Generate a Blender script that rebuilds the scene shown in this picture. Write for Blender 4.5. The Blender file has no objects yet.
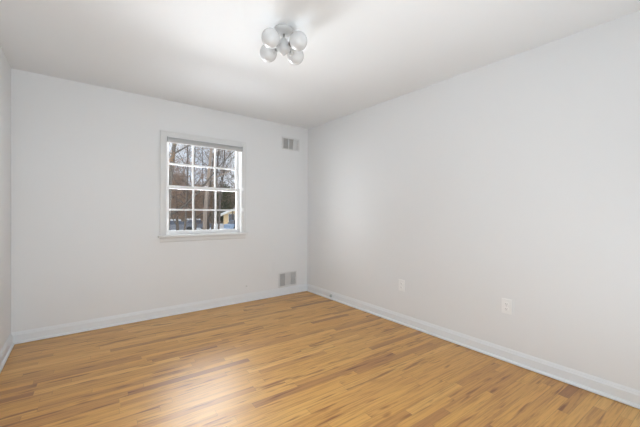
import bpy, bmesh, math, random
from mathutils import Vector, Matrix

scene = bpy.context.scene
COL = scene.collection
R = math.radians

# ------------------------------------------------------------------ camera
F_PX = 311.34
yaw, pit, rol = 0.6558, -0.005, 0.006
cam_d = bpy.data.cameras.new('camera')
cam_d.sensor_fit = 'HORIZONTAL'; cam_d.sensor_width = 36.0
cam_d.lens = F_PX / 640 * 36.0
cam_d.clip_start = 0.02; cam_d.clip_end = 500
cam = bpy.data.objects.new('camera', cam_d); COL.objects.link(cam)
f = Vector((math.sin(yaw) * math.cos(pit), math.cos(yaw) * math.cos(pit), math.sin(pit)))
r = Vector((math.cos(yaw), -math.sin(yaw), 0)); u = r.cross(f)
r2 = r * math.cos(rol) + u * math.sin(rol); u2 = -r * math.sin(rol) + u * math.cos(rol)
CAM = Vector((-2.7194, -3.8429, 1.1898))
m = Matrix((r2, u2, -f)).transposed().to_4x4(); m.translation = CAM
cam.matrix_world = m
scene.camera = cam

# ------------------------------------------------------------------ world
w = bpy.data.worlds.new('world'); scene.world = w; w.use_nodes = True
nt = w.node_tree; nt.nodes.clear()
wo = nt.nodes.new('ShaderNodeOutputWorld'); bg = nt.nodes.new('ShaderNodeBackground')
bg.inputs['Strength'].default_value = 0.9
tc = nt.nodes.new('ShaderNodeTexCoord'); ns = nt.nodes.new('ShaderNodeTexNoise')
ns.inputs['Scale'].default_value = 3.0; ns.inputs['Detail'].default_value = 5
cr = nt.nodes.new('ShaderNodeValToRGB')
cr.color_ramp.elements[0].position = 0.35; cr.color_ramp.elements[0].color = (0.62, 0.71, 0.86, 1)
cr.color_ramp.elements[1].position = 0.62; cr.color_ramp.elements[1].color = (0.86, 0.89, 0.95, 1)
nt.links.new(tc.outputs['Generated'], ns.inputs['Vector']); nt.links.new(ns.outputs['Fac'], cr.inputs['Fac'])
nt.links.new(cr.outputs['Color'], bg.inputs['Color']); nt.links.new(bg.outputs[0], wo.inputs[0])

# ------------------------------------------------------------------ lights
def area(name, loc, target, sx, sy, power, color=(1, 1, 1), spread=180):
    d = bpy.data.lights.new(name, 'AREA'); d.shape = 'RECTANGLE'; d.size = sx; d.size_y = sy
    d.energy = power; d.color = color; d.spread = R(spread)
    o = bpy.data.objects.new(name, d); COL.objects.link(o); o.location = loc
    o.rotation_euler = (Vector(target) - Vector(loc)).to_track_quat('-Z', 'Y').to_euler()
    return o
# overcast sky high over the street, shining down through the window
area('sky_daylight', (0.3, 5.2, 4.8), (-1.5, 0, 1.3), 5.5, 3.2, 780, (0.93, 0.96, 1.0))
# low light thrown back by the snow, coming up through the window
area('snow_daylight', (-0.5, 7.0, -0.25), (-1.5, 0, 1.5), 6.0, 1.0, 1550, (0.93, 0.96, 1.0))
area('ceiling_fill', (-1.2, 2.9, -0.95), (-1.5, 0, 1.6), 8.0, 2.6, 300, (0.93, 0.96, 1.0))  # added lamp, out of view, to brighten the ceiling near the window
# added lamps outside, out of view, to brighten the right and left walls
area('west_fill', (-8.7, 3.6, 2.9), (-1.5, 0, 1.45), 5.6, 8.0, 1500, (0.95, 0.97, 1.0), 100)
area('east_fill', (5.8, 3.6, 1.7), (-1.5, 0, 1.45), 5.0, 4.6, 1500, (0.95, 0.97, 1.0), 80)
# added fill lamps behind the camera, evening out the room
area('rear_fill', (-2.1, -4.42, 1.15), (-0.9, -1.0, 1.7), 1.9, 1.7, 21, (0.86, 0.94, 1.0), 135)
area('low_fill', (-1.8, -4.2, 0.30), (-1.7, -2.6, 2.44), 2.6, 0.6, 13, (0.84, 0.93, 1.0))
# weak winter sun coming over the house onto the yard
sd = bpy.data.lights.new('winter_sun', 'SUN'); sd.energy = 1.5; sd.angle = R(4); sd.color = (1.0, 0.93, 0.84)
so = bpy.data.objects.new('winter_sun', sd); COL.objects.link(so); so.location = (0, -8, 12)
so.rotation_euler = Vector((0.45, 0.80, -0.42)).to_track_quat('-Z', 'Y').to_euler()

scene.view_settings.view_transform = 'Standard'
scene.view_settings.look = 'None'
scene.view_settings.exposure = 0.36
scene.view_settings.gamma = 1.0
scene.view_settings.use_curve_mapping = False

# ------------------------------------------------------------------ materials
def mat(name, color, rough=0.5, metal=0.0, spec=0.5, bump=None, vary=None, coat=0.0, trans=0.0):
    """principled material; bump = (noise scale, strength); vary = (noise scale, darker factor)"""
    mt = bpy.data.materials.new(name); mt.use_nodes = True
    t = mt.node_tree; b = t.nodes['Principled BSDF']
    b.inputs['Base Color'].default_value = (*color, 1); b.inputs['Roughness'].default_value = rough
    b.inputs['Metallic'].default_value = metal; b.inputs['Specular IOR Level'].default_value = spec
    b.inputs['Coat Weight'].default_value = coat; b.inputs['Transmission Weight'].default_value = trans
    co = t.nodes.new('ShaderNodeTexCoord')
    if vary is None: vary = (6.0, 0.97)
    n = t.nodes.new('ShaderNodeTexNoise'); n.inputs['Scale'].default_value = vary[0]; n.inputs['Detail'].default_value = 4
    mx = t.nodes.new('ShaderNodeMix'); mx.data_type = 'RGBA'
    mx.inputs['A'].default_value = (*[c * vary[1] for c in color], 1); mx.inputs['B'].default_value = (*color, 1)
    t.links.new(co.outputs['Object'], n.inputs['Vector']); t.links.new(n.outputs['Fac'], mx.inputs['Factor'])
    t.links.new(mx.outputs['Result'], b.inputs['Base Color'])
    if bump:
        n2 = t.nodes.new('ShaderNodeTexNoise'); n2.inputs['Scale'].default_value = bump[0]
        bp = t.nodes.new('ShaderNodeBump'); bp.inputs['Strength'].default_value = bump[1]; bp.inputs['Distance'].default_value = 0.002
        t.links.new(co.outputs['Object'], n2.inputs['Vector']); t.links.new(n2.outputs['Fac'], bp.inputs['Height'])
        t.links.new(bp.outputs['Normal'], b.inputs['Normal'])
    return mt

M_WALL = mat('wall_paint', (0.85, 0.855, 0.859), 0.55, bump=(180, 0.12), vary=(1.2, 0.99))
M_CEIL = mat('ceiling_paint', (0.885, 0.902, 0.915), 0.8, bump=(150, 0.1), vary=(1.2, 0.99))
M_TRIM = mat('trim_gloss_paint', (0.86, 0.88, 0.90), 0.28)
M_CASE = mat('casing_paint', (0.81, 0.81, 0.805), 0.45)
M_VINYL = mat('white_sash_paint', (0.84, 0.84, 0.84), 0.35)
M_BLIND = mat('grey_blind_cassette', (0.50, 0.50, 0.50), 0.5, vary=(40, 0.9))
M_PLATE = mat('white_plastic_plate', (0.94, 0.94, 0.935), 0.3)
M_SLOT = mat('dark_slot', (0.14, 0.14, 0.14), 0.7)
M_VENT = mat('painted_vent_metal', (0.78, 0.78, 0.775), 0.4)
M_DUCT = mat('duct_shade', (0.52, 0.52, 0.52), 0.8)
M_GREYP = mat('grey_plastic', (0.55, 0.58, 0.58), 0.4)
M_GLOBE = mat('opal_glass', (0.72, 0.72, 0.72), 0.25, coat=0.15)
M_LAMPM = mat('brushed_nickel', (0.50, 0.50, 0.49), 0.28, metal=1.0)
M_LAMPW = mat('white_lamp_enamel', (0.62, 0.62, 0.615), 0.3)
M_DARKM = mat('gap_shade_socket', (0.05, 0.05, 0.05), 0.35, metal=0.6)
M_CHAIN = mat('chain_plastic', (0.72, 0.72, 0.72), 0.4)
M_SNOW = mat('snow', (0.86, 0.89, 0.94), 0.9, bump=(2, 0.5), vary=(0.6, 0.85))
M_BARK = mat('grey_brown_bark', (0.15, 0.125, 0.105), 0.9, vary=(5, 0.5))
M_BARKP = mat('pale_bark', (0.30, 0.245, 0.20), 0.9, vary=(6, 0.7))
M_BARKD = mat('dark_bark', (0.10, 0.085, 0.07), 0.9, vary=(5, 0.6))
M_OAKLEAF = mat('dry_oak_leaves', (0.38, 0.255, 0.18), 0.8, vary=(0.9, 0.5))
M_ORLEAF = mat('orange_dry_leaves', (0.40, 0.20, 0.06), 0.8, vary=(2, 0.6))
M_TWIG = mat('brushy_twigs', (0.38, 0.29, 0.22), 0.9, vary=(0.7, 0.55))
M_GREEN = mat('evergreen_needles', (0.075, 0.085, 0.035), 0.8, vary=(0.8, 0.5))
M_CREAM = mat('cream_siding', (0.80, 0.62, 0.36), 0.8, vary=(1, 0.9))
M_HWIN = mat('house_window_glass', (0.10, 0.12, 0.16), 0.1)
M_HTRIM = mat('house_white_trim', (0.85, 0.82, 0.70), 0.6)
M_CARB = mat('pale_blue_car_paint', (0.30, 0.42, 0.60), 0.25, coat=0.6)
M_CARD = mat('slate_car_paint', (0.20, 0.22, 0.26), 0.25, coat=0.6)
M_TYRE = mat('tyre_rubber', (0.03, 0.03, 0.03), 0.8)

def glass_mat():
    mt = bpy.data.materials.new('window_glass'); mt.use_nodes = True
    t = mt.node_tree; t.nodes.clear()
    o = t.nodes.new('ShaderNodeOutputMaterial'); tr = t.nodes.new('ShaderNodeBsdfTransparent')
    gl = t.nodes.new('ShaderNodeBsdfGlossy'); gl.inputs['Roughness'].default_value = 0.02
    mx = t.nodes.new('ShaderNodeMixShader'); fr = t.nodes.new('ShaderNodeFresnel'); fr.inputs['IOR'].default_value = 1.45
    mu = t.nodes.new('ShaderNodeMath'); mu.operation = 'MULTIPLY'; mu.inputs[1].default_value = 0.8
    tr.inputs['Color'].default_value = (0.97, 0.975, 0.97, 1)
    t.links.new(fr.outputs[0], mu.inputs[0]); t.links.new(mu.outputs[0], mx.inputs[0])
    t.links.new(tr.outputs[0], mx.inputs[1]); t.links.new(gl.outputs[0], mx.inputs[2]); t.links.new(mx.outputs[0], o.inputs[0])
    return mt
M_GLASS = glass_mat()

def floor_mat():
    mt = bpy.data.materials.new('oak_strip_floor'); mt.use_nodes = True
    t = mt.node_tree; L = t.links; N = t.nodes
    b = N['Principled BSDF']
    def math_(op, a, bb=None, c=None):
        n = N.new('ShaderNodeMath'); n.operation = op
        for i, v in enumerate((a, bb, c)):
            if v is None: continue
            if isinstance(v, (int, float)): n.inputs[i].default_value = v
            else: L.new(v, n.inputs[i])
        return n.outputs[0]
    co = N.new('ShaderNodeTexCoord'); mp = N.new('ShaderNodeMapping')
    mp.inputs['Rotation'].default_value = (0, 0, R(2.6)); L.new(co.outputs['Object'], mp.inputs['Vector'])
    sp = N.new('ShaderNodeSeparateXYZ'); L.new(mp.outputs[0], sp.inputs[0])
    X, Y = sp.outputs['X'], sp.outputs['Y']
    rowf = math_('DIVIDE', Y, 0.058); row = math_('FLOOR', rowf); fy = math_('FRACT', rowf)
    wr = N.new('ShaderNodeTexWhiteNoise'); wr.noise_dimensions = '1D'; L.new(row, wr.inputs['W'])
    row2 = math_('ADD', row, 137.3)
    wr2 = N.new('ShaderNodeTexWhiteNoise'); wr2.noise_dimensions = '1D'; L.new(row2, wr2.inputs['W'])
    Ln = math_('MULTIPLY_ADD', wr2.outputs['Value'], 0.80, 0.50)
    bx_ = math_('DIVIDE', math_('ADD', X, math_('MULTIPLY', wr.outputs['Value'], 9.0)), Ln)
    bi = math_('FLOOR', bx_); fx = math_('FRACT', bx_)
    cv = N.new('ShaderNodeCombineXYZ'); L.new(row, cv.inputs[0]); L.new(bi, cv.inputs[1])
    wn = N.new('ShaderNodeTexWhiteNoise'); wn.noise_dimensions = '2D'; L.new(cv.outputs[0], wn.inputs['Vector'])
    # board tone
    ramp = N.new('ShaderNodeValToRGB'); e = ramp.color_ramp.elements
    e[0].position = 0.0; e[0].color = FLOOR[0]
    e[1].position = 1.0; e[1].color = FLOOR[5]
    for p, c in ((0.09, FLOOR[1]), (0.30, FLOOR[2]), (0.6, FLOOR[3]), (0.85, FLOOR[4])):
        k = e.new(p); k.color = c
    L.new(wn.outputs['Value'], ramp.inputs['Fac'])
    # grain, stretched along the board and shifted per board
    gm = N.new('ShaderNodeCombineXYZ')
    L.new(math_('MULTIPLY', X, 1.6), gm.inputs[0]); L.new(math_('MULTIPLY', Y, 34.0), gm.inputs[1])
    L.new(math_('MULTIPLY', wn.outputs['Value'], 47.0), gm.inputs[2])
    g1 = N.new('ShaderNodeTexNoise'); g1.inputs['Scale'].default_value = 2.2; g1.inputs['Detail'].default_value = 6
    g1.inputs['Roughness'].default_value = 0.6; g1.inputs['Distortion'].default_value = 0.6
    L.new(gm.outputs[0], g1.inputs['Vector'])
    gr = N.new('ShaderNodeValToRGB'); gr.color_ramp.elements[0].position = 0.28; gr.color_ramp.elements[0].color = (0.60, 0.46, 0.32, 1)
    gr.color_ramp.elements[1].position = 0.56; gr.color_ramp.elements[1].color = (1.06, 1.05, 1.03, 1)
    L.new(g1.outputs['Fac'], gr.inputs['Fac'])
    mx = N.new('ShaderNodeMix'); mx.data_type = 'RGBA'; mx.blend_type = 'MULTIPLY'; mx.inputs['Factor'].default_value = 0.8
    L.new(ramp.outputs['Color'], mx.inputs['A']); L.new(gr.outputs['Color'], mx.inputs['B'])
    # dark mineral streaks and small knots
    km = N.new('ShaderNodeCombineXYZ')
    L.new(math_('MULTIPLY', X, 3.2), km.inputs[0]); L.new(math_('MULTIPLY', Y, 26.0), km.inputs[1])
    L.new(math_('MULTIPLY', wn.outputs['Value'], 91.0), km.inputs[2])
    kn = N.new('ShaderNodeTexNoise'); kn.inputs['Scale'].default_value = 1.0; kn.inputs['Detail'].default_value = 2
    L.new(km.outputs[0], kn.inputs['Vector'])
    kr = N.new('ShaderNodeValToRGB'); kr.color_ramp.elements[0].position = 0.30; kr.color_ramp.elements[0].color = (0.48, 0.36, 0.25, 1)
    kr.color_ramp.elements[1].position = 0.41; kr.color_ramp.elements[1].color = (1, 1, 1, 1)
    L.new(kn.outputs['Fac'], kr.inputs['Fac'])
    mk = N.new('ShaderNodeMix'); mk.data_type = 'RGBA'; mk.blend_type = 'MULTIPLY'; mk.inputs['Factor'].default_value = 1.0
    L.new(mx.outputs['Result'], mk.inputs['A']); L.new(kr.outputs['Color'], mk.inputs['B']); mx = mk
    # seams
    sy = math_('MINIMUM', fy, math_('SUBTRACT', 1.0, fy)); seam_y = math_('LESS_THAN', sy, 0.018)
    dx = math_('MULTIPLY', math_('MINIMUM', fx, math_('SUBTRACT', 1.0, fx)), Ln); seam_x = math_('LESS_THAN', dx, 0.0012)
    seam = math_('MULTIPLY', math_('MAXIMUM', seam_y, seam_x), 0.35)
    m2 = N.new('ShaderNodeMix'); m2.data_type = 'RGBA'; L.new(seam, m2.inputs['Factor'])
    L.new(mx.outputs['Result'], m2.inputs['A']); m2.inputs['B'].default_value = (0.10, 0.045, 0.015, 1)
    L.new(m2.outputs['Result'], b.inputs['Base Color'])
    b.inputs['Roughness'].default_value = 0.45; b.inputs['Specular IOR Level'].default_value = 0.35
    b.inputs['Coat Weight'].default_value = 0.65; b.inputs['Coat Roughness'].default_value = 0.37
    bp = N.new('ShaderNodeBump'); bp.inputs['Strength'].default_value = 0.25; bp.inputs['Distance'].default_value = 0.0006
    L.new(math_('SUBTRACT', g1.outputs['Fac'], seam), bp.inputs['Height']); L.new(bp.outputs['Normal'], b.inputs['Normal'])
    return mt
FLOOR = [(0.38, 0.168, 0.048, 1), (0.55, 0.272, 0.070, 1), (0.65, 0.338, 0.084, 1),
         (0.69, 0.367, 0.092, 1), (0.72, 0.398, 0.104, 1), (0.77, 0.455, 0.135, 1)]
M_FLOOR = floor_mat()

# ------------------------------------------------------------------ mesh helpers
def box(bm, x0, x1, y0, y1, z0, z1, bevel=0.0, seg=2):
    b2 = bmesh.new()
    bmesh.ops.create_cube(b2, size=1)
    bmesh.ops.scale(b2, vec=(x1 - x0, y1 - y0, z1 - z0), verts=b2.verts)
    bmesh.ops.translate(b2, vec=((x0 + x1) / 2, (y0 + y1) / 2, (z0 + z1) / 2), verts=b2.verts)
    if bevel: bmesh.ops.bevel(b2, geom=b2.edges[:], offset=bevel, segments=seg, profile=0.5, affect='EDGES')
    merge(bm, b2)
def merge(bm, b2, mtx=None):
    if mtx is not None: bmesh.ops.transform(b2, matrix=mtx, verts=b2.verts)
    t = bpy.data.meshes.new('t'); b2.to_mesh(t); b2.free(); bm.from_mesh(t); bpy.data.meshes.remove(t)
def tube(bm, p0, p1, r0, r1=None, n=16, caps=True):
    r1 = r0 if r1 is None else r1
    p0, p1 = Vector(p0), Vector(p1); d = p1 - p0
    b2 = bmesh.new()
    bmesh.ops.create_cone(b2, cap_ends=caps, segments=n, radius1=r0, radius2=r1, depth=d.length)
    merge(bm, b2, Matrix.Translation((p0 + p1) / 2) @ d.to_track_quat('Z', 'Y').to_matrix().to_4x4())
def ball(bm, c, rx, ry=None, rz=None, n=24):
    b2 = bmesh.new(); bmesh.ops.create_uvsphere(b2, u_segments=n, v_segments=max(6, n // 2), radius=1)
    merge(bm, b2, Matrix.Translation(c) @ Matrix.Diagonal((rx, ry or rx, rz or rx, 1)))
def lathe(bm, prof, n=32, mtx=None):
    b2 = bmesh.new(); rings = []
    for rr, z in prof:
        if rr < 1e-6: rings.append([b2.verts.new((0, 0, z))])
        else: rings.append([b2.verts.new((rr * math.cos(2 * math.pi * k / n), rr * math.sin(2 * math.pi * k / n), z)) for k in range(n)])
    for a, b in zip(rings, rings[1:]):
        for k in range(n):
            k2 = (k + 1) % n
            vs = [a[k % len(a)], a[k2 % len(a)], b[k2 % len(b)], b[k % len(b)]]
            vs = list(dict.fromkeys(vs))
            if len(vs) > 2: b2.faces.new(vs)
    bmesh.ops.recalc_face_normals(b2, faces=b2.faces)
    merge(bm, b2, mtx)
def prism(bm, prof, p0, p1, up=(0, 0, 1), out=(0, -1, 0)):
    """extrude profile [(out, up), ...] from p0 to p1"""
    p0, p1, up, out = Vector(p0), Vector(p1), Vector(up), Vector(out)
    a = [bm.verts.new(p0 + out * x + up * z) for x, z in prof]
    b = [bm.verts.new(p1 + out * x + up * z) for x, z in prof]
    n = len(prof)
    fs = [bm.faces.new((a[k], a[(k + 1) % n], b[(k + 1) % n], b[k])) for k in range(n)]
    fs += [bm.faces.new(a[::-1]), bm.faces.new(b)]
    bmesh.ops.recalc_face_normals(bm, faces=fs)
def obj(name, bm, material, parent=None, smooth=False, kind=None, off=None):
    me = bpy.data.meshes.new(name)
    if off is not None: bmesh.ops.translate(bm, vec=-Vector(off), verts=bm.verts)
    bm.to_mesh(me); bm.free(); me.materials.append(material)
    if smooth:
        for p in me.polygons: p.use_smooth = True
    o = bpy.data.objects.new(name, me); COL.objects.link(o)
    if parent: o.parent = parent
    if kind: o['kind'] = kind
    return o
def B(): return bmesh.new()
def boxobj(name, dims, material, parent=None, bevel=0.0, kind=None):
    bm = B(); box(bm, *dims, bevel=bevel); return obj(name, bm, material, parent, kind=kind)
def tag(o, label, cat, group=None):
    o['label'] = label; o['category'] = cat
    if group: o['group'] = group
    return o
def thing(name, label, cat, loc=(0, 0, 0), rz=0.0, group=None):
    o = bpy.data.objects.new(name, None); COL.objects.link(o); o.empty_display_size = 0.1
    o.location = loc; o.rotation_euler = (0, 0, rz)
    return tag(o, label, cat, group)

# ------------------------------------------------------------------ room shell
W, D, H = 3.205, 4.5, 2.44
WX0, WX1, WZ0, WZ1 = -1.957, -1.056, 0.915, 2.03     # window opening
T = 0.16
boxobj('floor', (-W - T, T, -D - T, T, -0.12, 0), M_FLOOR, kind='structure')
boxobj('ceiling', (-W - T, T, -D - T, T, H, H + 0.12), M_CEIL, kind='structure')
bm = B()
box(bm, -W - T, WX0, 0, T, 0, H); box(bm, WX1, T, 0, T, 0, H)
box(bm, WX0, WX1, 0, T, 0, WZ0); box(bm, WX0, WX1, 0, T, WZ1, H)
obj('wall_back', bm, M_WALL, kind='structure')
boxobj('wall_right', (0, T, -D, 0, 0, H), M_WALL, kind='structure')
boxobj('wall_left', (-W - T, -W, -D, 0, 0, H), M_WALL, kind='structure')
boxobj('wall_front', (-W - T, T, -D - T, -D, 0, H), M_WALL, kind='structure')

# baseboard with a moulded cap and a quarter-round shoe
BB = [(0, 0.003), (0.026, 0.003), (0.0265, 0.008), (0.024, 0.015), (0.019, 0.021), (0.013, 0.023), (0.013, 0.078),
      (0.0105, 0.084), (0.0085, 0.087), (0.0085, 0.092), (0.0055, 0.099), (0.003, 0.105), (0, 0.105)]
def baseboard(name, p0, p1, out):
    bm = B(); prism(bm, BB, p0, p1, out=out); obj(name, bm, M_TRIM, kind='structure')
baseboard('baseboard_back', (-W, 0, 0), (0, 0, 0), (0, -1, 0))
baseboard('baseboard_right', (0, -D, 0), (0, -0.0266, 0), (-1, 0, 0))
baseboard('baseboard_left', (-W, -D, 0), (-W, -0.0266, 0), (1, 0, 0))
baseboard('baseboard_front', (-W + 0.0266, -D, 0), (-0.0266, -D, 0), (0, 1, 0))

# ------------------------------------------------------------------ window
win = bpy.data.objects.new('window_1', None); COL.objects.link(win); win['kind'] = 'structure'
# jamb lining of the opening
bm = B(); j = 0.012
box(bm, WX0, WX0 + j, 0.0, T, WZ0, WZ1); box(bm, WX1 - j, WX1, 0.0, T, WZ0, WZ1)
box(bm, WX0 + j, WX1 - j, 0.0, T, WZ1 - j, WZ1); box(bm, WX0 + j, WX1 - j, 0.0, T, WZ0, WZ0 + 0.008)
obj('window_jamb', bm, M_VINYL, win)
# flat casing with an inner bead and an outer back band
bm = B(); cw = 0.058; cd = 0.016
x0, x1, z1 = WX0 - cw, WX1 + cw - 0.010, WZ1 + cw
box(bm, x0, WX0, -cd, 0, WZ0, z1, 0.002); box(bm, WX1, x1, -cd, 0, WZ0, z1, 0.002)
box(bm, WX0, WX1, -cd, 0, WZ1, z1, 0.002)
for a, b in ((x0 - 0.004, x0 + 0.010), (x1 - 0.010, x1 + 0.004)): box(bm, a, b, -cd - 0.006, 0, WZ0, z1 + 0.004, 0.002)
box(bm, x0, x1, -cd - 0.006, 0, z1 - 0.010, z1 + 0.004, 0.002)
obj('window_casing', bm, M_CASE, win)
bm = B()
box(bm, WX0 - 0.003, WX0 + 0.009, -cd - 0.003, 0.02, WZ0, WZ1, 0.002); box(bm, WX1 - 0.009, WX1 + 0.003, -cd - 0.003, 0.02, WZ0, WZ1, 0.002)
box(bm, WX0 + 0.009, WX1 - 0.009, -cd - 0.003, 0.02, WZ1 - 0.006, WZ1 + 0.005, 0.002)
obj('window_bead', bm, M_VINYL, win)
bm = B(); box(bm, WX0 - 0.082, WX1 + 0.076, -0.052, 0.03, 0.892, 0.918, 0.006, 3); obj('window_sill', bm, M_CASE, win)
bm = B()
prism(bm, [(0, 0.838), (0.007, 0.838), (0.012, 0.846), (0.012, 0.880), (0.018, 0.886), (0.018, 0.892), (0, 0.892)],
      (WX0 - 0.058, 0, 0), (WX1 + 0.054, 0, 0))
obj('window_apron', bm, M_CASE, win)

def sash(name, yc, z0, z1, gx0, gx1, gz0, gz1, sx0, sx1):
    bm = B(); dy = 0.013
    box(bm, sx0, gx0, yc - dy, yc + dy, z0, z1, 0.002); box(bm, gx1, sx1, yc - dy, yc + dy, z0, z1, 0.002)
    box(bm, gx0, gx1, yc - dy, yc + dy, z0, gz0, 0.002); box(bm, gx0, gx1, yc - dy, yc + dy, gz1, z1, 0.002)
    s = obj(name, bm, M_VINYL, win)
    bm = B(); mw = 0.0105
    for k in (1, 2):
        xm = gx0 + (gx1 - gx0) * k / 3; box(bm, xm - mw, xm + mw, yc - 0.007, yc + 0.007, gz0, gz1, 0.003)
    zm = (gz0 + gz1) / 2; box(bm, gx0, gx1, yc - 0.0065, yc + 0.0065, zm - mw, zm + mw, 0.003)
    obj('window_muntins', bm, M_VINYL, s)
    boxobj('window_pane', (gx0 - 0.004, gx1 + 0.004, yc - 0.002, yc + 0.002, gz0 - 0.004, gz1 + 0.004), M_GLASS, s)
    return s
ls = sash('lower_sash', 0.048, WZ0 + 0.008, 1.484, -1.917, -1.104, 0.963, 1.447, WX0 + j, WX1 - j)
us = sash('upper_sash', 0.084, 1.452, WZ1 - j, -1.911, -1.104, 1.488, 1.990, WX0 + j, WX1 - j)
# sash lock on the meeting rail
bm = B(); box(bm, -1.535, -1.475, 0.036, 0.060, 1.484, 1.490, 0.002); tube(bm, (-1.505, 0.048, 1.490), (-1.505, 0.048, 1.499), 0.010)
box(bm, -1.509, -1.470, 0.040, 0.050, 1.495, 1.501, 0.002); obj('sash_lock', bm, M_VINYL, win)

# ------------------------------------------------------------------ roller blind
bl = thing('roller_blind', 'rolled-up grey roller blind fixed under the head of the window', 'blind', ((WX0 + WX1) / 2, -0.005, 1.99))
hw = (WX1 - WX0) / 2 - 0.010
bm = B()
prism(bm, [(-0.02, -0.018), (0.022, -0.020), (0.034, -0.012), (0.038, 0.004), (0.034, 0.022), (0.026, 0.031), (-0.02, 0.033)],
      (-hw, 0, 0), (hw, 0, 0)); obj('cassette', bm, M_BLIND, bl)
bm = B(); tube(bm, (-hw + 0.02, -0.004, -0.022), (hw - 0.02, -0.004, -0.022), 0.006, n=10); obj('hem_bar', bm, M_CASE, bl)
for s in (-1, 1):
    bm = B(); box(bm, s * hw - 0.003, s * hw + 0.003, -0.040, 0.022, -0.022, 0.034, 0.001)
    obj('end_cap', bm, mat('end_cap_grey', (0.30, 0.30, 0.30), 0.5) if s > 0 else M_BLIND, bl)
bm = B(); cx = hw + 0.016
for k in range(46):
    z = -0.02 - k * 0.0165
    for dx in (-0.005, 0.005): ball(bm, (cx + dx, -0.028, z), 0.0028, n=6)
obj('bead_chain', bm, M_CHAIN, bl)
bm = B(); box(bm, cx - 0.012, cx + 0.012, -0.036, -0.0145, -0.80, -0.755, 0.003); obj('chain_tensioner', bm, M_PLATE, bl)
bm = B(); box(bm, cx - 0.010, cx + 0.010, -0.034, -0.0145, -0.53, -0.495, 0.003); obj('chain_clip', bm, M_PLATE, bl)

# ------------------------------------------------------------------ vents
def vent(label, cx, cz, w_, h_, banks):
    t = thing('air_vent', label, 'vent', (cx, 0, cz), group='air vents on the back wall')
    bm = B(); b_ = 0.020
    for a in ((-w_ / 2, w_ / 2, h_ / 2 - b_, h_ / 2), (-w_ / 2, w_ / 2, -h_ / 2, -h_ / 2 + b_),
              (-w_ / 2, -w_ / 2 + b_, -h_ / 2 + b_, h_ / 2 - b_), (w_ / 2 - b_, w_ / 2, -h_ / 2 + b_, h_ / 2 - b_)):
        box(bm, a[0], a[1], -0.012, 0, a[2], a[3], 0.003)
    iw = w_ - 2 * b_; n = len(banks)
    for k in range(1, n):
        xm = -iw / 2 + iw * k / n; box(bm, xm - 0.005, xm + 0.005, -0.011, 0, -h_ / 2 + b_, h_ / 2 - b_, 0.001)
    obj('vent_frame', bm, M_VENT, t)
    boxobj('duct_shade_panel', (-iw / 2, iw / 2, -0.002, -0.0002, -h_ / 2 + b_, h_ / 2 - b_), M_DUCT, t)  # flat grey panel; the darkness of the duct is put into its colour
    for k, ang in enumerate(banks):
        bm = B(); xa = -iw / 2 + iw * k / n + 0.006; xb = -iw / 2 + iw * (k + 1) / n - 0.006
        m_ = 7
        for q in range(m_):
            b2 = B(); box(b2, -0.0045, 0.0045, -0.0006, 0.0006, -h_ / 2 + b_, h_ / 2 - b_)
            merge(bm, b2, Matrix.Translation((xa + (q + 0.5) * (xb - xa) / m_, -0.0068, 0)) @ Matrix.Rotation(R(ang), 4, 'Z'))
        obj('louver_bank', bm, M_VENT, t)
    for sx in (-1, 1):
        bm = B(); tube(bm, (sx * (w_ / 2 - 0.010), -0.0115, 0), (sx * (w_ / 2 - 0.010), -0.0145, 0), 0.004, n=10); obj('screw', bm, M_VENT, t)
    bm = B(); box(bm, w_ / 2 - 0.036, w_ / 2 - 0.030, -0.022, -0.009, -0.012, 0.012, 0.001); obj('damper_lever', bm, M_VENT, t)
    return t
vent('white metal air vent high on the back wall beside the window', -0.306, 2.168, 0.292, 0.182, (62, 38, 8))
vent('white metal air vent low on the back wall just above the baseboard', -0.345, 0.219, 0.300, 0.215, (80, 5, 22))

# ------------------------------------------------------------------ outlets
def outlet(label, loc, rz, duplex=True):
    t = thing('electrical_outlet' if duplex else 'blank_wall_plate', label, 'outlet' if duplex else 'wall plate', loc, rz, 'outlets on the right wall' if duplex else None)
    bm = B(); box(bm, -0.037, 0.037, -0.007, 0, -0.060, 0.060, 0.003, 3); obj('cover_plate', bm, M_PLATE if duplex else M_WALL, t)
    if duplex:
        for s in (-1, 1):
            bm = B()
            lathe(bm, [(0, 0), (0.0165, 0), (0.0165, 0.003), (0.0155, 0.0038), (0, 0.0038)], 24,
                  Matrix.Translation((0, -0.0068, s * 0.0195)) @ Matrix.Rotation(R(90), 4, 'X') @ Matrix.Diagonal((1, 0.85, 1, 1)))
            rc = obj('socket', bm, M_PLATE, t)
            bm = B(); box(bm, -0.0075, -0.0055, -0.0112, -0.0104, s * 0.0195 - 0.002, s * 0.0195 + 0.006)
            box(bm, 0.0055, 0.0075, -0.0112, -0.0104, s * 0.0195 - 0.001, s * 0.0195 + 0.005)
            tube(bm, (0, -0.0104, s * 0.0195 - 0.007), (0, -0.0112, s * 0.0195 - 0.007), 0.0022, n=10)
            obj('socket_slots', bm, M_SLOT, rc)
        bm = B(); tube(bm, (0, -0.0068, 0), (0, -0.0085, 0), 0.003, n=10); obj('screw', bm, M_VENT, t)
    else:
        for s in (-1, 1):
            bm = B(); tube(bm, (0, -0.0068, s * 0.042), (0, -0.0085, s * 0.042), 0.003, n=10); obj('screw', bm, M_VENT, t)
    return t
outlet('white outlet low on the right wall, the one nearer the far corner', (0, -1.747, 0.412), R(-90))
outlet('white outlet low on the right wall, the one nearer the camera', (0, -2.780, 0.440), R(-90))
outlet('small pale plate on the back wall, just above the low vent', (-0.565, 0, 0.425), 0, False)
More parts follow.
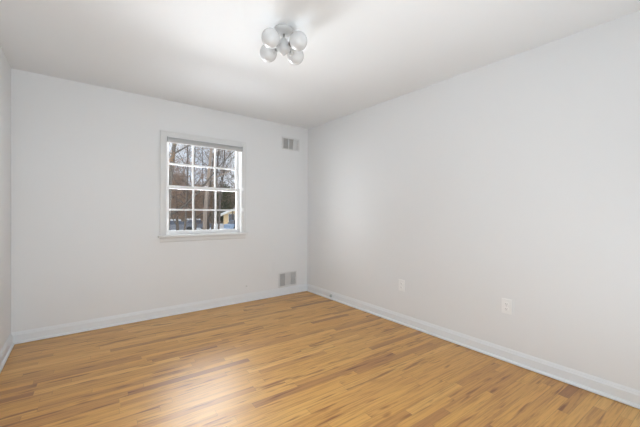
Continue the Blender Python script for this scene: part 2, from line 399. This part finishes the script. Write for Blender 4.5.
# little cable stub poking out of the wall
t = thing('cable_stub', 'tiny grey cable stub on the back wall above the baseboard', 'cable stub', (-0.98, 0, 0.206))
bm = B(); lathe(bm, [(0, 0), (0.012, 0), (0.011, 0.003), (0.005, 0.004), (0, 0.004)], 16, Matrix.Rotation(R(90), 4, 'X')); obj('collar', bm, M_VENT, t)
bm = B(); tube(bm, (0, -0.003, 0), (0, -0.014, -0.001), 0.0035, n=10); obj('stub', bm, M_GREYP, t)
# round grey jack on the baseboard of the right wall
t = thing('cable_jack', 'small round grey cable jack on the right baseboard near the corner', 'jack', (-0.0132, -0.588, 0.051), R(-90))
bm = B(); lathe(bm, [(0, 0), (0.021, 0), (0.021, 0.010), (0.018, 0.016), (0.009, 0.018), (0, 0.018)], 24, Matrix.Rotation(R(90), 4, 'X')); obj('jack_body', bm, M_GREYP, t, True)
bm = B(); tube(bm, (0, -0.017, 0), (0, -0.026, 0), 0.0045, n=12); obj('jack_connector', bm, M_LAMPM, t)

# ------------------------------------------------------------------ ceiling light
cl = thing('ceiling_light', 'flush ceiling light with a cluster of white glass globes', 'ceiling light', (-1.617, -1.990, H))
bm = B(); lathe(bm, [(0, 0), (0.064, 0), (0.066, -0.004), (0.065, -0.012), (0.058, -0.022), (0.040, -0.030), (0.018, -0.034), (0, -0.034)], 40); obj('canopy', bm, M_LAMPW, cl, True)
bm = B(); tube(bm, (0, 0, -0.030), (0, 0, -0.075), 0.008); obj('stem', bm, M_LAMPM, cl, True)
bm = B(); lathe(bm, [(0, -0.062), (0.016, -0.064), (0.022, -0.072), (0.036, -0.092), (0.048, -0.118), (0.047, -0.140), (0.030, -0.160), (0.012, -0.172), (0.006, -0.180), (0, -0.182)], 32)
obj('hub', bm, M_LAMPW, cl, True)
for px_, py_ in ((-0.121, -0.040), (0.038, -0.124), (-0.043, 0.138), (0.132, 0.054)):
    c = Vector((px_, py_, -0.120)); d = c.normalized(); d2 = Vector((px_, py_, 0)).normalized()
    bm = B(); tube(bm, d2 * 0.030 + Vector((0, 0, -0.112)), c - d2 * 0.052, 0.006, n=12); a = obj('arm', bm, M_LAMPM, cl, True)
    bm = B(); tube(bm, c - d2 * 0.066, c - d2 * 0.050, 0.022, 0.026, n=24); obj('socket_collar', bm, M_DARKM if py_ < -0.1 else M_LAMPW, a, True)  # one collar darkened to stand in for the shadowed gap by the hub
    bm = B(); ball(bm, c, 0.060, n=40); obj('globe', bm, M_GLOBE, cl, True)

# ------------------------------------------------------------------ outdoors
GZ = -1.5
def px(u_, y):       # world x seen in column u_ of the photograph on the plane at depth y
    return CAM.x + (y - CAM.y) * math.tan(yaw + math.atan((u_ - 320) / F_PX))
def hz(v_, y, u_=205):      # world height seen in row v_ at depth y
    a = math.atan((u_ - 320) / F_PX); dep = (y - CAM.y) / math.cos(yaw + a) * math.cos(a)
    return CAM.z + dep * (213.5 - v_ - F_PX * 0.005 * 0 - (u_ - 320) * 0.006 - 1.55) / F_PX

bm = B()
box(bm, -60, 110, 0.5, 150, GZ - 0.5, GZ)
obj('trim_1', bm, M_SNOW).name = 'ground'
g = bpy.data.objects['ground']; g['kind'] = 'structure'

def branch_mesh(rng, h, r0, spread, levels, first, lean=(0, 0), nsub=(7, 5, 4), rfac=0.5, lfac=0.5, curve=0.2):
    """returns (trunk segments, branch segments, twig tips); a segment is (p0, p1, r0, r1, sides)"""
    trunk, br, tips = [], [], []
    def grow(p, d, length, r, lev, out):
        n = 6 if lev == 0 else 4
        pts = [p]; dd = d.copy()
        for k in range(n):
            dd = (dd + Vector((rng.uniform(-1, 1), rng.uniform(-1, 1), rng.uniform(-0.3, 0.8 if lev else 0.5))) * (curve * (0.35 if lev == 0 else 1.0))).normalized()
            q = pts[-1] + dd * length / n
            ra = r * (1 - 0.75 * k / n); rb = r * (1 - 0.75 * (k + 1) / n)
            out.append((pts[-1], q, ra, rb, 8 if lev == 0 else (5 if lev == 1 else 3)))
            pts.append(q)
        if lev >= levels: tips.append(pts[-1]); tips.append(pts[len(pts) // 2]); return
        m_ = nsub[min(lev, len(nsub) - 1)]
        for q in range(m_):
            tt = first + (1 - first) * (q + rng.random()) / m_ if lev == 0 else 0.25 + 0.75 * (q + rng.random()) / m_
            i = min(int(tt * n), n - 1); base = pts[i].lerp(pts[i + 1], tt * n - i)
            ax = (pts[i + 1] - pts[i]).normalized()
            side = ax.orthogonal().normalized(); side.rotate(Matrix.Rotation(rng.uniform(0, 6.283), 3, ax))
            nd = (ax * (1 - spread * rng.uniform(0.7, 1.1)) + side * spread * 1.2).normalized()
            grow(base, nd, length * lfac * (1.15 - 0.55 * tt) * rng.uniform(0.8, 1.2), max(r * (1 - 0.75 * tt) * rfac, 0.008), lev + 1, br)
    grow(Vector((0, 0, 0)), Vector((lean[0], lean[1], 1)).normalized(), h, r0, 0, trunk)
    return trunk, br, tips
def segs_obj(name, segs, material, parent):
    vs, fs = [], []
    for p0, p1, ra, rb, n in segs:
        d = (p1 - p0).normalized(); a = d.orthogonal().normalized(); b = d.cross(a); k0 = len(vs)
        for p, rr in ((p0, ra), (p1, rb)):
            for k in range(n):
                t_ = 6.28318 * k / n; vs.append(p + (a * math.cos(t_) + b * math.sin(t_)) * rr)
        for k in range(n): fs.append((k0 + k, k0 + (k + 1) % n, k0 + n + (k + 1) % n, k0 + n + k))
        fs.append(tuple(range(k0, k0 + n))[::-1]); fs.append(tuple(range(k0 + n, k0 + 2 * n)))
    me = bpy.data.meshes.new(name); me.from_pydata([tuple(v) for v in vs], [], fs); me.materials.append(material)
    o = bpy.data.objects.new(name, me); COL.objects.link(o); o.parent = parent; return o
def leaves_obj(name, rng, tips, count, rad, size, material, parent):
    vs, fs = [], []
    for tp in tips:
        for _ in range(count):
            c = tp + Vector((rng.gauss(0, rad), rng.gauss(0, rad), rng.gauss(0, rad * 0.8)))
            a = Vector((rng.uniform(-1, 1), rng.uniform(-1, 1), rng.uniform(-1, 1))).normalized(); b = a.orthogonal().normalized()
            s = size * rng.uniform(0.6, 1.3); k = len(vs)
            nrm = a.cross(b) * s * 0.2
            vs += [c - a * s, c + b * s * 0.5 + nrm, c + a * s, c - b * s * 0.5 + nrm]; fs += [(k, k + 1, k + 2), (k, k + 2, k + 3)]
    me = bpy.data.meshes.new(name); me.from_pydata([tuple(v) for v in vs], [], fs); me.materials.append(material)
    o = bpy.data.objects.new(name, me); COL.objects.link(o); o.parent = parent; return o

def tree(name, label, x, y, h, r0, seed, bark, leaf=None, group=None, spread=0.55, first=0.3, lean=(0, 0), levels=3,
         nsub=(9, 6, 5), count=4, rad=0.35, size=0.14, lfac=0.45, curve=0.2):
    rng = random.Random(seed)
    t = thing(name, label, 'tree', (x, y, GZ), rng.uniform(0, 6.28) if lean == (0, 0) else 0,
              {'bare_tree': 'bare trees outside the window', 'oak_tree': 'brown-leaved trees outside the window', 'evergreen_tree': 'evergreens behind the house'}[name])
    tr, br, tips = branch_mesh(rng, h, r0, spread, levels, first, lean, nsub, lfac=lfac, curve=curve)
    if levels < 3: segs_obj('trunk', tr + br, bark, t)
    else: segs_obj('trunk', tr, bark, t); segs_obj('branches', br, bark, t)
    if leaf: leaves_obj('foliage', rng, tips, count, rad, size, leaf, t)
    return t
# the trees nearest the window
tree('bare_tree', 'large pale-trunked bare tree seen in the middle column of window panes', px(204.5, 20), 20, 14, 0.17, 3, M_BARKP, spread=0.6, first=0.30, nsub=(9, 6, 4))
tree('bare_tree', 'thin dark bare tree rising just right of the large pale trunk', px(212, 25), 25, 12, 0.13, 8, M_BARKD, first=0.3)
tree('bare_tree', 'dark bare tree with leaning limbs in the leftmost window panes', px(163, 13), 13, 11, 0.15, 21, M_BARKD, spread=0.62, first=0.12, lean=(0.12, 0), nsub=(9, 5, 4))
tree('oak_tree', 'small tree holding orange-brown leaves at the top left window pane', px(166, 9), 9.0, 5.2, 0.06, 5, M_BARKD, M_ORLEAF, levels=2, nsub=(5, 3, 2), first=0.72, count=5, rad=0.08, size=0.028, lfac=0.12)
# leafy oaks further back: dry brown leaves still on
oaks = [(178, 34, 6.8, 31, 'dry-leaved brown oak behind the left column of window panes'),
        (195, 30, 6.5, 32, 'low dry-leaved brown oak left of the large pale trunk'),
        (208, 38, 14.5, 33, 'tallest dry-leaved brown oak, right behind the middle column of panes'),
        (170, 44, 7.5, 34, 'low dry-leaved brown oak at the left edge of the window'),
        (236, 36, 9.5, 35, 'dry-leaved brown oak at the right edge of the window')]
for u_, y, h, sd, lb in oaks:
    tree('oak_tree', lb, px(u_, y), y, h, 0.18, sd, M_BARK, M_OAKLEAF, first=0.12, spread=0.6, nsub=(11, 6, 4), levels=3, count=7, rad=0.38, size=0.085)
bare = [(184, 26, 13, 41, 'bare grey tree in the left column of panes'), (193, 33, 15, 42, 'bare grey tree behind the left muntin of the window'),
        (218, 27, 13, 43, 'bare grey tree in the right column of panes'), (233, 42, 16, 44, 'tall bare grey tree far back in the right column of panes'),
        (174, 48, 17, 45, 'tall bare grey tree far back in the left column of panes'), (204, 46, 18, 46, 'tall bare grey tree far back in the middle column of panes'),
        (219, 52, 18, 47, 'tall bare grey tree far back behind the right muntin'), (241, 30, 13, 48, 'bare grey tree beside the cream house'),
        (158, 36, 14, 49, 'bare grey tree beyond the left window jamb')]
for u_, y, h, sd, lb in bare:
    tree('bare_tree', lb, px(u_, y), y, h, 0.105, sd, M_BARK if sd % 2 else M_BARKD, spread=0.55, first=0.2, nsub=(10, 7, 4), curve=0.25)
# evergreens
for u_, y, h, sd, lb in ((226, 46, 6.8, 61, 'dark evergreen behind the cream house'), (216, 58, 6.5, 62, 'dark evergreen far back left of the cream house')):
    tree('evergreen_tree', lb, px(u_, y + 6), y + 6, h, 0.15, sd, M_BARKD, M_GREEN, first=0.05, spread=0.75, nsub=(16, 6, 3), levels=2, count=16, rad=0.35, size=0.22, lfac=0.32)
# brushy thicket far back: nobody could count it
rng = random.Random(77)
tips = [Vector((rng.uniform(px(140, 66), px(262, 66)), 66 + rng.uniform(-3, 3), 0)) for _ in range(5200)]
for t_ in tips: t_.z = GZ + abs(rng.betavariate(1.1, 1.6)) * (8.5 + 1.5 * math.sin(t_.x * 0.7) + 1.0 * math.sin(t_.x * 1.9))
th = leaves_obj('thicket', rng, tips, 14, 0.5, 0.24, M_TWIG, None)
tag(th, 'brown brushy thicket along the far side of the snowy yard', 'thicket'); th['kind'] = 'stuff'
rng = random.Random(78)

# house
hy = 44.0
hx = px(242, hy); half = hx - px(222, hy)
h = thing('house', 'cream single-storey house with a snow-covered gable roof', 'house', (hx, hy, GZ), -R(20))
hr = hz(206.5, hy, 240) - GZ; he = hz(215.5, hy, 222) - GZ
wl = half * 0.86
hwz = he + (hr - he) * 0.26
bm = B(); prism(bm, [(-wl, 0), (wl, 0), (wl, hwz - 0.1), (0, hr - 0.22), (-wl, hwz - 0.1)], (0, 0, 0), (0, 6, 0), out=(1, 0, 0)); obj('house_wall', bm, M_CREAM, h)
bm = B(); prism(bm, [(-half, he - 0.15), (0, hr - 0.15), (half, he - 0.15), (half, he + 0.1), (0, hr + 0.1), (-half, he + 0.1)], (0, -0.6, 0), (0, 6.6, 0), out=(1, 0, 0)); obj('roof', bm, M_SNOW, h)
bm = B()
prism(bm, [(-half, he - 0.30), (0, hr - 0.30), (half, he - 0.30), (half, he - 0.12), (0, hr - 0.12), (-half, he - 0.12)], (0, -0.72, 0), (0, -0.6, 0), out=(1, 0, 0))
obj('bargeboard', bm, M_HTRIM, h)
for xx, w2 in ((-wl * 0.58, 0.42), (wl * 0.45, 0.6)):
    fr = boxobj('house_window', (xx - w2 - 0.1, xx + w2 + 0.1, -0.08, 0, 1.0, 2.35), M_HTRIM, h)
    boxobj('house_pane', (xx - w2, xx + w2, -0.11, -0.08, 1.1, 2.25), M_HWIN, fr)
bm = B()
prism(bm, [(0, 1.95), (1.7, 1.60), (1.7, 1.75), (0, 2.15)], (-wl * 0.35, 0, 0), (wl, 0, 0)); obj('porch_roof', bm, M_SNOW, h)
for xx in (-wl * 0.33, wl * 0.3, wl * 0.95): boxobj('porch_post', (xx - 0.07, xx + 0.07, -1.62, -1.48, 0, 1.68), M_HTRIM, h)

# cars
def car(name, label, x, y, rz, paint, snow=False):
    t = thing(name, label, 'car', (x, y, GZ), rz, 'cars parked outside')
    bm = B(); prism(bm, [(-2.2, 0.30), (2.2, 0.30), (2.25, 0.62), (2.1, 0.86), (1.1, 0.95), (-1.9, 0.97), (-2.2, 0.85)], (0, -0.85, 0), (0, 0.85, 0), out=(1, 0, 0))
    obj('body', bm, paint, t)
    bm = B(); prism(bm, [(-1.75, 0.95), (1.05, 0.95), (0.35, 1.42), (-1.25, 1.45)], (0, -0.74, 0), (0, 0.74, 0), out=(1, 0, 0)); obj('cabin', bm, M_HWIN, t)
    bm = B(); box(bm, -1.28, 0.38, -0.72, 0.72, 1.40, 1.62 if snow else 1.46, 0.03)
    obj('snow_cover' if snow else 'roof_panel', bm, M_SNOW if snow else paint, t)
    for sx in (-1.35, 1.35):
        for sy in (-0.86, 0.86):
            bm = B(); tube(bm, (sx, sy - 0.1, 0.33), (sx, sy + 0.1, 0.33), 0.33, n=20); obj('wheel', bm, M_TYRE, t)
car('car', 'pale blue car parked in front of the cream house', px(241, 38), 38, R(8), M_CARB)
car('car', 'slate grey car with snow on its roof at the left of the window', px(177, 40), 40, R(-4), M_CARD, True)
car('car', 'slate grey car with snow on its roof near the window centre', px(196, 43), 43, R(5), M_CARD, True)
